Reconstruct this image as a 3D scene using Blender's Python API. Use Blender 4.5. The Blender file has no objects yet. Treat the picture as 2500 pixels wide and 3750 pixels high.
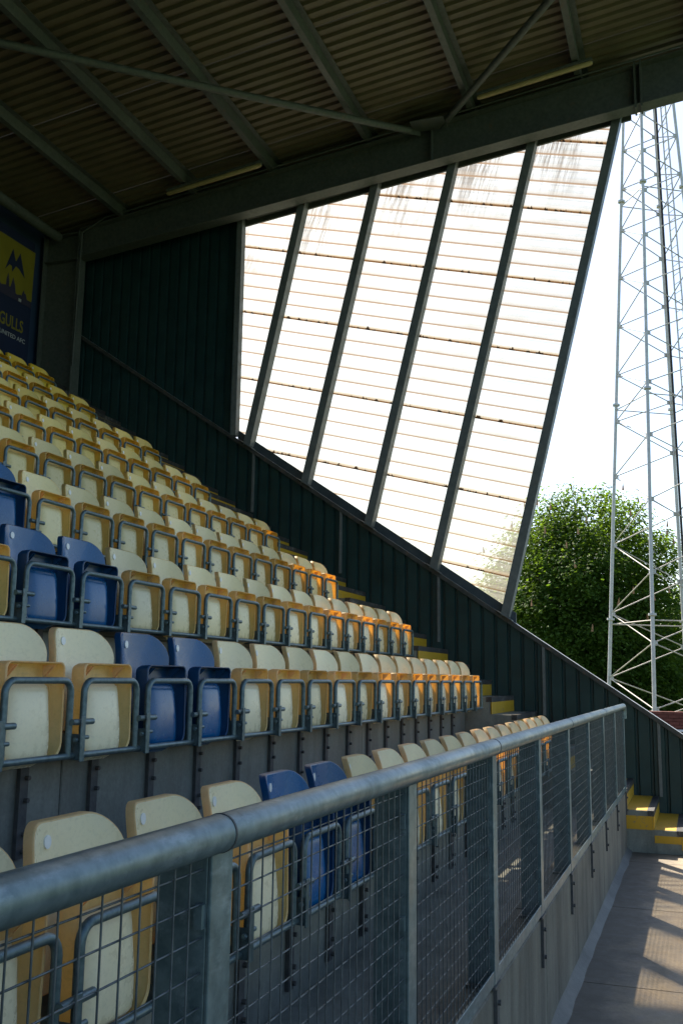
import bpy, bmesh, math, random
from mathutils import Vector, Matrix, noise as mnoise

random.seed(7)
SC = bpy.context.scene
COL = SC.collection

# ------------------------------------------------------------------ camera
YAW, PITCH, ROLL = 0.3450, 0.1663, 0.0141
fwd = Vector((math.cos(YAW) * math.cos(PITCH), math.sin(YAW) * math.cos(PITCH), math.sin(PITCH)))
right0 = Vector((math.sin(YAW), -math.cos(YAW), 0))
up0 = right0.cross(fwd)
rgt = right0 * math.cos(ROLL) + up0 * math.sin(ROLL)
upv = up0 * math.cos(ROLL) - right0 * math.sin(ROLL)
cam_data = bpy.data.cameras.new("camera")
cam_data.sensor_fit = 'VERTICAL'
cam_data.sensor_height = 36.0
cam_data.sensor_width = 24.0
cam_data.lens = 34.678
cam_data.clip_start = 0.05
cam_data.clip_end = 2000.0
cam = bpy.data.objects.new("camera", cam_data)
COL.objects.link(cam)
cam.matrix_world = Matrix(((rgt.x, upv.x, -fwd.x, 0), (rgt.y, upv.y, -fwd.y, 0), (rgt.z, upv.z, -fwd.z, 0), (0, 0, 0, 1)))
SC.camera = cam

# ------------------------------------------------------------------ world, sun, exposure
SUN = Vector((0.77, 0.53, 1.0)).normalized()          # towards the sun
world = bpy.data.worlds.new("World")
SC.world = world
world.use_nodes = True
wt = world.node_tree
bg = wt.nodes['Background']
sky = wt.nodes.new('ShaderNodeTexSky')
sky.sky_type = 'NISHITA'
sky.sun_disc = False
sky.sun_elevation = math.asin(SUN.z)
sky.sun_rotation = math.atan2(SUN.x, SUN.y)
sky.air_density = 1.0
sky.dust_density = 1.3
sky.ozone_density = 1.0
wt.links.new(sky.outputs[0], bg.inputs[0])
bg.inputs[1].default_value = 0.092
sun_data = bpy.data.lights.new("sun", 'SUN')
sun_data.energy = 5.0
sun_data.angle = math.radians(0.9)
sun_data.color = (1.0, 0.90, 0.76)
sun = bpy.data.objects.new("sun", sun_data)
COL.objects.link(sun)
sun.rotation_euler = SUN.to_track_quat('Z', 'Y').to_euler()
sun.location = (20, -6, 25)
SC.view_settings.view_transform = 'Standard'
SC.view_settings.look = 'None'
SC.view_settings.gamma = 1.0
SC.view_settings.use_curve_mapping = False
SC.view_settings.exposure = 1.46
SC.cycles.max_bounces = 10
SC.cycles.diffuse_bounces = 5
SC.cycles.transmission_bounces = 6
SC.cycles.use_denoising = True

# ------------------------------------------------------------------ helpers
class MB:
    """collects shapes for one mesh object"""
    def __init__(self):
        self.v = []; self.f = []; self.uv = None
    def add(self, vs, fs):
        o = len(self.v)
        self.v += [tuple(p) for p in vs]
        self.f += [tuple(i + o for i in f) for f in fs]
        return self
    def box(self, x0, x1, y0, y1, z0, z1):
        vs = [(x, y, z) for z in (z0, z1) for y in (y0, y1) for x in (x0, x1)]
        return self.add(vs, [(0, 2, 3, 1), (4, 5, 7, 6), (0, 1, 5, 4), (2, 6, 7, 3), (0, 4, 6, 2), (1, 3, 7, 5)])
    def hexa(self, c):
        return self.add(c, [(0, 3, 2, 1), (4, 5, 6, 7), (0, 1, 5, 4), (1, 2, 6, 5), (2, 3, 7, 6), (3, 0, 4, 7)])
    def prism(self, pts, axis, a0, a1):
        """polygon pts in the two other axes, swept along axis"""
        n = len(pts)
        def mk(p, a):
            if axis == 'X': return (a, p[0], p[1])
            if axis == 'Y': return (p[0], a, p[1])
            return (p[0], p[1], a)
        vs = [mk(p, a0) for p in pts] + [mk(p, a1) for p in pts]
        fs = [tuple(range(n))[::-1], tuple(range(n, 2 * n))]
        fs += [(i, (i + 1) % n, n + (i + 1) % n, n + i) for i in range(n)]
        return self.add(vs, fs)
    def bar(self, p0, p1, w, h, up=(0, 0, 1)):
        """rectangular bar between two points: w across, h along up"""
        p0 = Vector(p0); p1 = Vector(p1); d = (p1 - p0).normalized()
        s = d.cross(Vector(up)).normalized(); u = s.cross(d).normalized()
        c = []
        for p in (p0, p1):
            c += [p - s * w / 2 - u * h / 2, p + s * w / 2 - u * h / 2, p + s * w / 2 + u * h / 2, p - s * w / 2 + u * h / 2]
        return self.hexa(c)
    def tube(self, pts, r, seg=10, cap=True):
        pts = [Vector(p) for p in pts]
        rs = r if isinstance(r, (list, tuple)) else [r] * len(pts)
        n = len(pts); o = len(self.v); prev = None
        for i, p in enumerate(pts):
            if i == 0: d = pts[1] - pts[0]
            elif i == n - 1: d = pts[-1] - pts[-2]
            else: d = (pts[i + 1] - p).normalized() + (p - pts[i - 1]).normalized()
            d.normalize()
            if prev is None:
                a = Vector((0, 0, 1)) if abs(d.z) < 0.9 else Vector((1, 0, 0))
                s = d.cross(a).normalized()
            else:
                s = (prev - d * prev.dot(d)).normalized()
            prev = s; t = d.cross(s)
            for k in range(seg):
                an = 2 * math.pi * k / seg
                self.v.append(tuple(p + (s * math.cos(an) + t * math.sin(an)) * rs[i]))
        for i in range(n - 1):
            for k in range(seg):
                a = o + i * seg + k; b = o + i * seg + (k + 1) % seg
                self.f.append((a, b, b + seg, a + seg))
        if cap:
            self.f.append(tuple(o + k for k in range(seg))[::-1])
            self.f.append(tuple(o + (n - 1) * seg + k for k in range(seg)))
        return self
    def mesh(self, name, m, smooth=None, bevel=0):
        me = bpy.data.meshes.new(name)
        me.from_pydata(self.v, [], self.f)
        if bevel:
            bm = bmesh.new(); bm.from_mesh(me)
            bmesh.ops.bevel(bm, geom=[e for e in bm.edges], offset=bevel, segments=1, affect='EDGES', clamp_overlap=True)
            bm.to_mesh(me); bm.free()
        me.update()
        if m is not None: me.materials.append(m)
        if smooth is not None:
            me.polygons.foreach_set('use_smooth', [True] * len(me.polygons))
            if smooth < 3.1:
                bm = bmesh.new(); bm.from_mesh(me)
                for e in bm.edges:
                    if len(e.link_faces) == 2 and e.calc_face_angle(0) > smooth: e.smooth = False
                bm.to_mesh(me); bm.free()
        return me
    def build(self, name, m, parent=None, smooth=None, bevel=0):
        return link(name, self.mesh(name, m, smooth, bevel), parent)

def link(name, me, parent=None):
    o = bpy.data.objects.new(name, me)
    COL.objects.link(o)
    if parent is not None: o.parent = parent
    return o
def empty(name, loc=(0, 0, 0)):
    o = bpy.data.objects.new(name, None); COL.objects.link(o); o.location = loc
    o.empty_display_size = 0.2
    return o
def tag(o, label=None, cat=None, group=None, kind=None):
    if label: o['label'] = label
    if cat: o['category'] = cat
    if group: o['group'] = group
    if kind: o['kind'] = kind
    return o

# ------------------------------------------------------------------ materials
def mat(name):
    m = bpy.data.materials.new(name); m.use_nodes = True
    nt = m.node_tree; b = nt.nodes['Principled BSDF']
    return m, nt, b
def N(nt, t, **k):
    n = nt.nodes.new('ShaderNode' + t)
    for a, v in k.items():
        if a in n.inputs: n.inputs[a].default_value = v
        else: setattr(n, a, v)
    return n
def coords(nt, kind='Object', scale=(1, 1, 1)):
    tc = N(nt, 'TexCoord'); mp = N(nt, 'Mapping'); mp.inputs['Scale'].default_value = scale
    nt.links.new(tc.outputs[kind], mp.inputs[0]); return mp.outputs[0]
def geo_pos(nt, scale=(1, 1, 1)):
    g = N(nt, 'NewGeometry'); mp = N(nt, 'Mapping'); mp.inputs['Scale'].default_value = scale
    nt.links.new(g.outputs['Position'], mp.inputs[0]); return mp.outputs[0]
def ramp(nt, src, stops):
    r = N(nt, 'ValToRGB'); e = r.color_ramp.elements
    while len(e) < len(stops): e.new(0.5)
    for i, (p, c) in enumerate(stops):
        e[i].position = p; e[i].color = (c[0], c[1], c[2], 1) if isinstance(c, (tuple, list)) else (c, c, c, 1)
    nt.links.new(src, r.inputs[0]); return r.outputs[0]
def noise_(nt, vec, scale, detail=4, rough=0.6):
    n = N(nt, 'TexNoise'); n.inputs['Scale'].default_value = scale
    n.inputs['Detail'].default_value = detail; n.inputs['Roughness'].default_value = rough
    nt.links.new(vec, n.inputs['Vector']); return n.outputs[0]
def mixc(nt, fac, a, b, mode='MIX'):
    m = N(nt, 'Mix'); m.data_type = 'RGBA'; m.blend_type = mode
    for inp, val in ((m.inputs[0], fac), (m.inputs[6], a), (m.inputs[7], b)):
        if isinstance(val, (int, float)): inp.default_value = val
        elif isinstance(val, (tuple, list)): inp.default_value = (val[0], val[1], val[2], 1)
        else: nt.links.new(val, inp)
    return m.outputs[2]
def mth(nt, op, a, b=None, c=None):
    m = N(nt, 'Math'); m.operation = op
    for i, val in enumerate((a, b, c)):
        if val is None: continue
        if isinstance(val, (int, float)): m.inputs[i].default_value = val
        else: nt.links.new(val, m.inputs[i])
    return m.outputs[0]
def bump(nt, b, h, strength=0.3, dist=0.01):
    n = N(nt, 'Bump'); n.inputs['Strength'].default_value = strength; n.inputs['Distance'].default_value = dist
    nt.links.new(h, n.inputs['Height']); nt.links.new(n.outputs[0], b.inputs['Normal'])

def concrete(name, c0, c1, rough=0.75, stain=0.5, streak=True, seed=0.0):
    m, nt, b = mat(name)
    p = geo_pos(nt)
    big = noise_(nt, p, 1.3, 5, 0.65); fine = noise_(nt, p, 60, 3, 0.7); mid = noise_(nt, p, 9, 5, 0.7)
    base = ramp(nt, big, [(0.3, c0), (0.7, c1)])
    base = mixc(nt, 0.35, base, ramp(nt, mid, [(0.35, 0.32), (0.65, 1.0)]), 'MULTIPLY')
    base = mixc(nt, 0.45, base, ramp(nt, fine, [(0.3, 0.5), (0.7, 1.0)]), 'MULTIPLY')
    if streak:
        st = noise_(nt, geo_pos(nt, (4, 4, 0.45)), 1.0, 5, 0.7)
        base = mixc(nt, stain, base, ramp(nt, st, [(0.36, 0.30), (0.56, 1.0)]), 'MULTIPLY')
    nt.links.new(base, b.inputs['Base Color'])
    nt.links.new(ramp(nt, mid, [(0.3, rough - 0.18), (0.7, rough + 0.1)]), b.inputs['Roughness'])
    b.inputs['Specular IOR Level'].default_value = 0.5
    h = mth(nt, 'ADD', mth(nt, 'MULTIPLY', fine, 0.5), mid)
    bump(nt, b, h, 0.25, 0.006)
    return m

def steel(name, c0, c1, metallic=0.5, rough=0.45, scale=28, rust=0.0, blotch=0.0):
    m, nt, b = mat(name)
    p = coords(nt)
    n1 = noise_(nt, p, scale, 3, 0.6); n2 = noise_(nt, p, 3.5, 5, 0.65)
    c = ramp(nt, n1, [(0.3, c0), (0.7, c1)])
    c = mixc(nt, 0.4, c, ramp(nt, n2, [(0.3, 0.55), (0.7, 1.1)]), 'MULTIPLY')
    if blotch:
        c = mixc(nt, mth(nt, 'MULTIPLY', ramp(nt, noise_(nt, coords(nt, 'Object', (6, 16, 16)), 1.6, 6, 0.7), [(0.54, 0.0), (0.66, 1.0)]), blotch), c, (0.40, 0.47, 0.50))
        c = mixc(nt, mth(nt, 'MULTIPLY', ramp(nt, noise_(nt, p, 5.0, 6, 0.75), [(0.56, 0.0), (0.66, 1.0)]), blotch), c, (0.05, 0.065, 0.065))
    if rust:
        c = mixc(nt, mth(nt, 'MULTIPLY', ramp(nt, noise_(nt, p, 7, 6, 0.75), [(0.58, 0.0), (0.68, 1.0)]), rust), c, (0.16, 0.075, 0.03))
    nt.links.new(c, b.inputs['Base Color'])
    b.inputs['Metallic'].default_value = metallic
    nt.links.new(ramp(nt, n2, [(0.3, rough - 0.1), (0.7, rough + 0.15)]), b.inputs['Roughness'])
    bump(nt, b, mth(nt, 'ADD', n1, n2), 0.08, 0.004)
    return m

M = {}
M['concrete'] = concrete('concrete_terrace', (0.17, 0.195, 0.17), (0.28, 0.30, 0.265), 0.62, 0.45)
M['concrete_wall'] = concrete('concrete_front_wall', (0.12, 0.118, 0.095), (0.235, 0.228, 0.18), 0.78, 0.8)
M['walkway'] = concrete('concrete_walkway', (0.22, 0.168, 0.105), (0.44, 0.355, 0.24), 0.70, 0.0, streak=False)
def wall_foot_dirt_shade(m):  # wall-foot dirt, its colour also deepening the wall's shade on the walkway
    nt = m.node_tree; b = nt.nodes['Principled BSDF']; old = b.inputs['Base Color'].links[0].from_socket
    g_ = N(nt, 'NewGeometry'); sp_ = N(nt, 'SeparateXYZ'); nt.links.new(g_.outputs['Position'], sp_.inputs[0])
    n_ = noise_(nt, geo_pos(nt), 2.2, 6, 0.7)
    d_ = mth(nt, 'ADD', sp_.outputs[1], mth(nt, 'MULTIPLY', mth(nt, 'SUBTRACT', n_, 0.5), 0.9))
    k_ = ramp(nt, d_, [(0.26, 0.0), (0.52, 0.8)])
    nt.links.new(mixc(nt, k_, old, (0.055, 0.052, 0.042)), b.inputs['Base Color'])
wall_foot_dirt_shade(M['walkway'])
M['fillet'] = concrete('mortar_fillet', (0.06, 0.063, 0.06), (0.15, 0.155, 0.145), 0.7, 0.0, streak=False)
M['galv'] = steel('galvanised_steel', (0.085, 0.135, 0.15), (0.17, 0.235, 0.25), 0.4, 0.38, 34, 0.0, 0.28)
M['galv_dark'] = steel('galvanised_steel_seat_frame', (0.065, 0.11, 0.125), (0.14, 0.20, 0.215), 0.4, 0.38, 45, 0.3)
M['mesh_wire'] = steel('galvanised_wire', (0.06, 0.08, 0.095), (0.13, 0.16, 0.18), 0.5, 0.4, 40)
M['roof_steel'] = steel('painted_roof_steel', (0.058, 0.072, 0.066), (0.092, 0.108, 0.098), 0.0, 0.55, 22, 0.3)
M['post_steel'] = steel('painted_screen_post_steel', (0.12, 0.14, 0.145), (0.17, 0.19, 0.195), 0.1, 0.5, 18, 0.25)
M['tower_steel'] = steel('galvanised_tower_steel', (0.50, 0.49, 0.48), (0.64, 0.63, 0.61), 0.1, 0.5, 12)
M['tower_brace'] = steel('weathered_tower_brace_steel', (0.40, 0.36, 0.31), (0.56, 0.51, 0.45), 0.1, 0.5, 9)
M['dark_steel'] = steel('dark_bracket_steel', (0.05, 0.056, 0.06), (0.09, 0.095, 0.095), 0.2, 0.55, 30, 0.3)
M['cladding'] = steel('dark_blue_cladding', (0.006, 0.030, 0.032), (0.011, 0.045, 0.046), 0.0, 0.42, 5)
M['capping'] = steel('grey_capping_flashing', (0.035, 0.04, 0.04), (0.07, 0.072, 0.07), 0.0, 0.5, 14, 0.7)  # darker copy of the capping for its lip, shade put into the colour
M['cap_top'] = steel('bare_metal_capping', (0.28, 0.285, 0.28), (0.42, 0.42, 0.41), 0.3, 0.35, 14, 0.2)  # paler copy for the capping top, sunlight put into the colour
M['roof_sheet'] = steel('roof_sheet_liner', (0.105, 0.086, 0.050), (0.138, 0.114, 0.068), 0.0, 0.6, 2.5)
M['sill'] = steel('dark_sill_flashing', (0.025, 0.04, 0.05), (0.05, 0.065, 0.07), 0.0, 0.5, 9)

def plain(name, c, rough=0.5, var=0.2, scale=12, metallic=0.0, bumpy=0.0):
    m, nt, b = mat(name)
    n1 = noise_(nt, coords(nt), scale, 4, 0.65)
    col = mixc(nt, ramp(nt, n1, [(0.3, 0.0), (0.7, 1.0)]), tuple(x * (1 - var) for x in c), tuple(min(1, x * (1 + var)) for x in c))
    nt.links.new(col, b.inputs['Base Color'])
    b.inputs['Roughness'].default_value = rough; b.inputs['Metallic'].default_value = metallic
    if bumpy: bump(nt, b, n1, bumpy, 0.005)
    return m
M['black'] = plain('black_rubber', (0.02, 0.02, 0.02), 0.7)
M['disc'] = plain('white_number_disc', (0.72, 0.74, 0.74), 0.35, 0.08)
M['lamp_cover'] = plain('yellowed_lamp_cover', (0.36, 0.29, 0.14), 0.35, 0.1)
M['banner_blue'] = plain('banner_navy_cloth', (0.006, 0.015, 0.055), 0.7, 0.15, 4)
M['banner_yellow'] = plain('banner_yellow_cloth', (0.20, 0.175, 0.010), 0.7, 0.1, 4)
M['banner_dark'] = plain('banner_dark_print', (0.03, 0.028, 0.06), 0.7, 0.1, 4)
M['banner_white'] = plain('banner_white_print', (0.38, 0.40, 0.42), 0.7, 0.1, 4)
M['back_wall'] = plain('dark_blue_back_wall', (0.018, 0.04, 0.09), 0.55, 0.15, 2)
M['white_paint'] = plain('white_paint', (0.75, 0.75, 0.73), 0.5, 0.08)
M['bark'] = plain('bark', (0.09, 0.07, 0.05), 0.85, 0.4, 9, 0, 0.5)

def worn_paint(name, c, worn, amount):
    m, nt, b = mat(name)
    p = geo_pos(nt)
    n = noise_(nt, p, 26, 6, 0.75); n2 = noise_(nt, p, 3.0, 4, 0.6)
    f = ramp(nt, mth(nt, 'ADD', n, mth(nt, 'MULTIPLY', n2, 0.5)), [(amount, 0.0), (amount + 0.12, 1.0)])
    col = mixc(nt, f, c, worn)
    col = mixc(nt, 0.35, col, ramp(nt, n2, [(0.3, 0.5), (0.7, 1.0)]), 'MULTIPLY')
    nt.links.new(col, b.inputs['Base Color']); b.inputs['Roughness'].default_value = 0.55
    bump(nt, b, n, 0.15, 0.004)
    return m
M['yellow_paint'] = worn_paint('worn_yellow_paint', (0.52, 0.31, 0.012), (0.20, 0.17, 0.11), 0.82)
M['black_paint'] = worn_paint('worn_black_nosing', (0.035, 0.035, 0.035), (0.13, 0.125, 0.115), 0.78)

def plastic(name, fresh, faded, rough, trans, bleach):
    """seat plastic; object colour red = how far the sun has bleached it, green = small tone shift"""
    m, nt, b = mat(name)
    oi = N(nt, 'ObjectInfo'); sp = N(nt, 'SeparateColor'); nt.links.new(oi.outputs['Color'], sp.inputs[0])
    p = coords(nt)
    n = noise_(nt, p, 7, 5, 0.65); g = noise_(nt, p, 70, 3, 0.7)
    f = mth(nt, 'MULTIPLY', sp.outputs[0], bleach)
    f = mth(nt, 'ADD', f, mth(nt, 'MULTIPLY', mth(nt, 'SUBTRACT', n, 0.5), 0.35)); 
    f = mth(nt, 'MINIMUM', mth(nt, 'MAXIMUM', f, 0.0), 1.0)
    col = mixc(nt, f, fresh, faded)
    sc_ = noise_(nt, coords(nt, 'Object', (9, 9, 30)), 1.0, 5, 0.75)
    col = mixc(nt, 0.35, col, ramp(nt, n, [(0.28, 0.62), (0.50, 1.0)]), 'MULTIPLY')
    col = mixc(nt, 0.25, col, ramp(nt, sc_, [(0.60, 1.0), (0.72, 0.45)]), 'MULTIPLY')
    col = mixc(nt, 0.18, col, ramp(nt, g, [(0.3, 0.5), (0.5, 1.0)]), 'MULTIPLY')
    tone = mth(nt, 'ADD', mth(nt, 'MULTIPLY', sp.outputs[1], 0.34), 0.80)
    cb = N(nt, 'CombineColor'); 
    for i in range(3): nt.links.new(tone, cb.inputs[i])
    col = mixc(nt, 1.0, col, cb.outputs[0], 'MULTIPLY')
    nt.links.new(col, b.inputs['Base Color'])
    nt.links.new(ramp(nt, n, [(0.3, rough - 0.08), (0.7, rough + 0.12)]), b.inputs['Roughness'])
    b.inputs['Specular IOR Level'].default_value = 0.5
    bump(nt, b, g, 0.06, 0.002)
    if trans:
        tr = N(nt, 'BsdfTranslucent'); mx = N(nt, 'MixShader'); mx.inputs[0].default_value = trans
        nt.links.new(mixc(nt, 1.0, col, (1.5, 0.78, 0.2), 'MULTIPLY'), tr.inputs[0])
        nt.links.new(b.outputs[0], mx.inputs[1]); nt.links.new(tr.outputs[0], mx.inputs[2])
        nt.links.new(mx.outputs[0], nt.nodes['Material Output'].inputs[0])
    return m
GOLD = (0.68, 0.50, 0.035); CREAM = (0.86, 0.79, 0.55)
M['y_face'] = plastic('bleached_yellow_plastic', GOLD, CREAM, 0.27, 0.08, 1.0)
M['y_rim'] = plastic('yellow_plastic', GOLD, CREAM, 0.42, 0.38, 0.58)
M['b_face'] = plastic('blue_plastic', (0.002, 0.065, 0.19), (0.003, 0.105, 0.29), 0.22, 0.0, 1.0)
M['b_rim'] = plastic('dark_blue_plastic', (0.002, 0.035, 0.105), (0.003, 0.05, 0.14), 0.35, 0.0, 1.0)

def screen_mat():
    """milky corrugated sheet: UV x = metres along, y = metres across the ribs"""
    m, nt, b = mat('translucent_screen_sheet')
    uv = N(nt, 'UVMap'); uv.uv_map = 'UVMap'
    sep = N(nt, 'SeparateXYZ'); nt.links.new(uv.outputs[0], sep.inputs[0])
    u, v = sep.outputs[0], sep.outputs[1]
    def vec(su, sv):
        cx = N(nt, 'CombineXYZ'); nt.links.new(mth(nt, 'MULTIPLY', u, su), cx.inputs[0]); nt.links.new(mth(nt, 'MULTIPLY', v, sv), cx.inputs[1]); return cx.outputs[0]
    lo = noise_(nt, vec(0.8, 0.9), 1.0, 4, 0.6)
    br = noise_(nt, vec(3.0, 5.0), 1.0, 4, 0.65)
    fi = noise_(nt, vec(26, 26), 1.0, 3, 0.6)
    # dirt caught on the rib ledges
    fr = mth(nt, 'FRACT', mth(nt, 'DIVIDE', v, 0.189))
    wob = mth(nt, 'MULTIPLY', mth(nt, 'SUBTRACT', br, 0.35), 0.16)
    ledge = mth(nt, 'MULTIPLY', mth(nt, 'LESS_THAN', fr, mth(nt, 'MAXIMUM', wob, 0.075)), 0.92)
    fs = mth(nt, 'FRACT', mth(nt, 'DIVIDE', v, 0.945))
    spots = mth(nt, 'MULTIPLY', mth(nt, 'LESS_THAN', fs, mth(nt, 'MULTIPLY', mth(nt, 'SUBTRACT', noise_(nt, vec(11, 3), 1.0, 4, 0.7), 0.52), 0.30)), 1.0)
    seam = mth(nt, 'LESS_THAN', fs, 0.016)
    # grime washed down from the eaves: only on the highest metre and a half
    hd = mth(nt, 'SUBTRACT', mth(nt, 'ADD', mth(nt, 'MULTIPLY', u, 0.375), 0.32), v)
    hi = ramp(nt, hd, [(0.0, 1.0), (0.35, 0.85), (0.95, 0.0)])
    stk = ramp(nt, noise_(nt, vec(22, 1.2), 1.0, 4, 0.7), [(0.44, 0.0), (0.58, 1.0)])
    stk = mth(nt, 'MULTIPLY', mth(nt, 'MULTIPLY', stk, hi), ramp(nt, noise_(nt, vec(1.7, 0.4), 1.0, 2, 0.5), [(0.42, 0.0), (0.56, 1.0)]))
    col = ramp(nt, br, [(0.3, (0.66, 0.635, 0.54)), (0.7, (0.78, 0.765, 0.69))])
    col = mixc(nt, mth(nt, 'MULTIPLY', ramp(nt, lo, [(0.5, 0.0), (0.75, 1.0)]), 0.25), col, (0.70, 0.62, 0.50))
    col = mixc(nt, mth(nt, 'MULTIPLY', stk, 0.75), col, (0.20, 0.15, 0.10))
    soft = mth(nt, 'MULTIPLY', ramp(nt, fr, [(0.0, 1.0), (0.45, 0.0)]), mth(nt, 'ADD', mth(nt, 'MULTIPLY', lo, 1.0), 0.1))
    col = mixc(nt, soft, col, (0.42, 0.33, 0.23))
    col = mixc(nt, ledge, col, (0.30, 0.20, 0.12))
    col = mixc(nt, mth(nt, 'MULTIPLY', seam, 0.75), col, (0.26, 0.15, 0.07))
    col = mixc(nt, spots, col, (0.05, 0.03, 0.015))
    col = mixc(nt, 0.12, col, ramp(nt, fi, [(0.3, 0.6), (0.7, 1.0)]), 'MULTIPLY')
    nt.links.new(col, b.inputs['Base Color']); b.inputs['Roughness'].default_value = 0.45
    tr = N(nt, 'BsdfTranslucent'); nt.links.new(col, tr.inputs[0])
    mx = N(nt, 'MixShader'); mx.inputs[0].default_value = 0.80
    nt.links.new(b.outputs[0], mx.inputs[1]); nt.links.new(tr.outputs[0], mx.inputs[2])
    tp = N(nt, 'BsdfTransparent'); nt.links.new(col, tp.inputs[0])
    m2 = N(nt, 'MixShader'); m2.inputs[0].default_value = 0.66
    nt.links.new(mx.outputs[0], m2.inputs[1]); nt.links.new(tp.outputs[0], m2.inputs[2])
    nt.links.new(m2.outputs[0], nt.nodes['Material Output'].inputs[0])
    return m
M['screen'] = screen_mat()

def leaf_mat(name, c0, c1, c2):
    m, nt, b = mat(name)
    n = noise_(nt, geo_pos(nt), 1.1, 3, 0.6); n2 = noise_(nt, geo_pos(nt), 14, 2, 0.6)
    col = ramp(nt, mth(nt, 'ADD', mth(nt, 'MULTIPLY', n, 0.6), mth(nt, 'MULTIPLY', n2, 0.4)), [(0.35, c0), (0.5, c1), (0.68, c2)])
    nt.links.new(col, b.inputs['Base Color']); b.inputs['Roughness'].default_value = 0.65; b.inputs['Specular IOR Level'].default_value = 0.25
    tr = N(nt, 'BsdfTranslucent'); mx = N(nt, 'MixShader'); mx.inputs[0].default_value = 0.58
    nt.links.new(mixc(nt, 1.0, col, (1.7, 1.55, 0.5), 'MULTIPLY'), tr.inputs[0])
    nt.links.new(b.outputs[0], mx.inputs[1]); nt.links.new(tr.outputs[0], mx.inputs[2])
    nt.links.new(mx.outputs[0], nt.nodes['Material Output'].inputs[0])
    return m
M['leaf'] = leaf_mat('chestnut_leaves', (0.055, 0.11, 0.02), (0.08, 0.15, 0.028), (0.115, 0.19, 0.036))
M['blossom'] = plain('chestnut_blossom', (0.38, 0.20, 0.10), 0.7, 0.3)

def grass_mat():
    m, nt, b = mat('mown_grass')
    n = noise_(nt, geo_pos(nt), 0.5, 6, 0.7); n2 = noise_(nt, geo_pos(nt), 30, 3, 0.7)
    c = ramp(nt, mth(nt, 'ADD', mth(nt, 'MULTIPLY', n, 0.5), mth(nt, 'MULTIPLY', n2, 0.5)), [(0.35, (0.03, 0.06, 0.015)), (0.65, (0.07, 0.12, 0.03))])
    nt.links.new(c, b.inputs['Base Color']); b.inputs['Roughness'].default_value = 0.9
    return m
M['grass'] = grass_mat()
M['asphalt'] = concrete('asphalt', (0.045, 0.045, 0.045), (0.07, 0.068, 0.065), 0.85, 0.0, streak=False)

def brick_mat():
    m, nt, b = mat('red_brick')
    n = noise_(nt, geo_pos(nt), 5, 4, 0.6)
    nt.links.new(ramp(nt, n, [(0.3, (0.10, 0.03, 0.02)), (0.7, (0.20, 0.06, 0.04))]), b.inputs['Base Color']); b.inputs['Roughness'].default_value = 0.85
    return m
M['brick'] = brick_mat()

# ------------------------------------------------------------------ layout numbers (metres; camera at the origin)
T, R = 0.80, 0.5374                # tread depth and rise of one seating row
YB, ZB = 2.155, 0.040              # lip of the folded seats of the second row
RISER_Y = 2.36                     # riser behind the second row's seats
FLOOR_A = -1.26                    # front row floor
WALK = -1.66
X0 = -22.0                          # the stand runs on behind the camera
ROW_END = 10.55
XE = 11.95                         # end wall
def par_z(y): return -0.576 + 0.6735 * (y - 0.191)          # top of the raked end wall
def roof_z(y): return 7.25 + 0.134 * (4.24 - y)             # roof sheets
def raf_bot(y): return 6.53 + 0.112 * (4.235 - y)
def raf_top(y): return 7.036 + 0.125 * (4.24 - y)

# ------------------------------------------------------------------ ground, walkway, terrace
g = MB(); g.add([(-300, -300, -1.72), (500, -300, -1.72), (500, 300, -1.72), (-300, 300, -1.72)], [(0, 1, 2, 3)])
tag(g.build('ground', M['grass']), kind='structure')
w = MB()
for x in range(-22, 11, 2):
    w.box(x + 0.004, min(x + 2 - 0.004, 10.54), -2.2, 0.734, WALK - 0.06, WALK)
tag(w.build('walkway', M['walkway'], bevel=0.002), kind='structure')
p = MB(); p.box(12.1, 23.5, -9, 12, -1.75, -1.70)
tag(p.build('path', M['asphalt']), kind='structure')

terr = tag(empty('terrace', (0, 0, FLOOR_A)), kind='structure')
def child(mb, name, m, parent, **k):
    o = mb.build(name, m, parent, **k)
    o.matrix_parent_inverse = Matrix.Translation(-parent.location)
    return o
for k in range(-1, 9):
    zf = FLOOR_A + (k + 1) * R; yr = RISER_Y + k * T
    y_front = 0.885 if k == -1 else yr - T
    s = MB()
    # floor slab of this row, then the riser behind its seats
    cuts = [X0, -18.0, -14.0, -9.6, -4.1, -0.35, 3.38, 7.09, ROW_END - 0.004]
    for xa_, xb_ in zip(cuts, cuts[1:]):
        s = MB(); s.box(xa_ + 0.004, xb_ - 0.004, y_front, yr + 0.002, zf - 0.14, zf)
        child(s, 'tread', M['concrete'], terr, bevel=0.006)
        s = MB(); s.box(xa_ + 0.004, xb_ - 0.004, yr + 0.002, yr + 0.16, zf - 0.14, zf + R - 0.14 - 0.002)
        child(s, 'riser', M['concrete'], terr, bevel=0.004)
s = MB(); s.box(X0, 11.9, RISER_Y + 8 * T, 9.04, FLOOR_A + 10 * R - 0.14, FLOOR_A + 10 * R)
child(s, 'tread', M['concrete'], terr, bevel=0.006)

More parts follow.
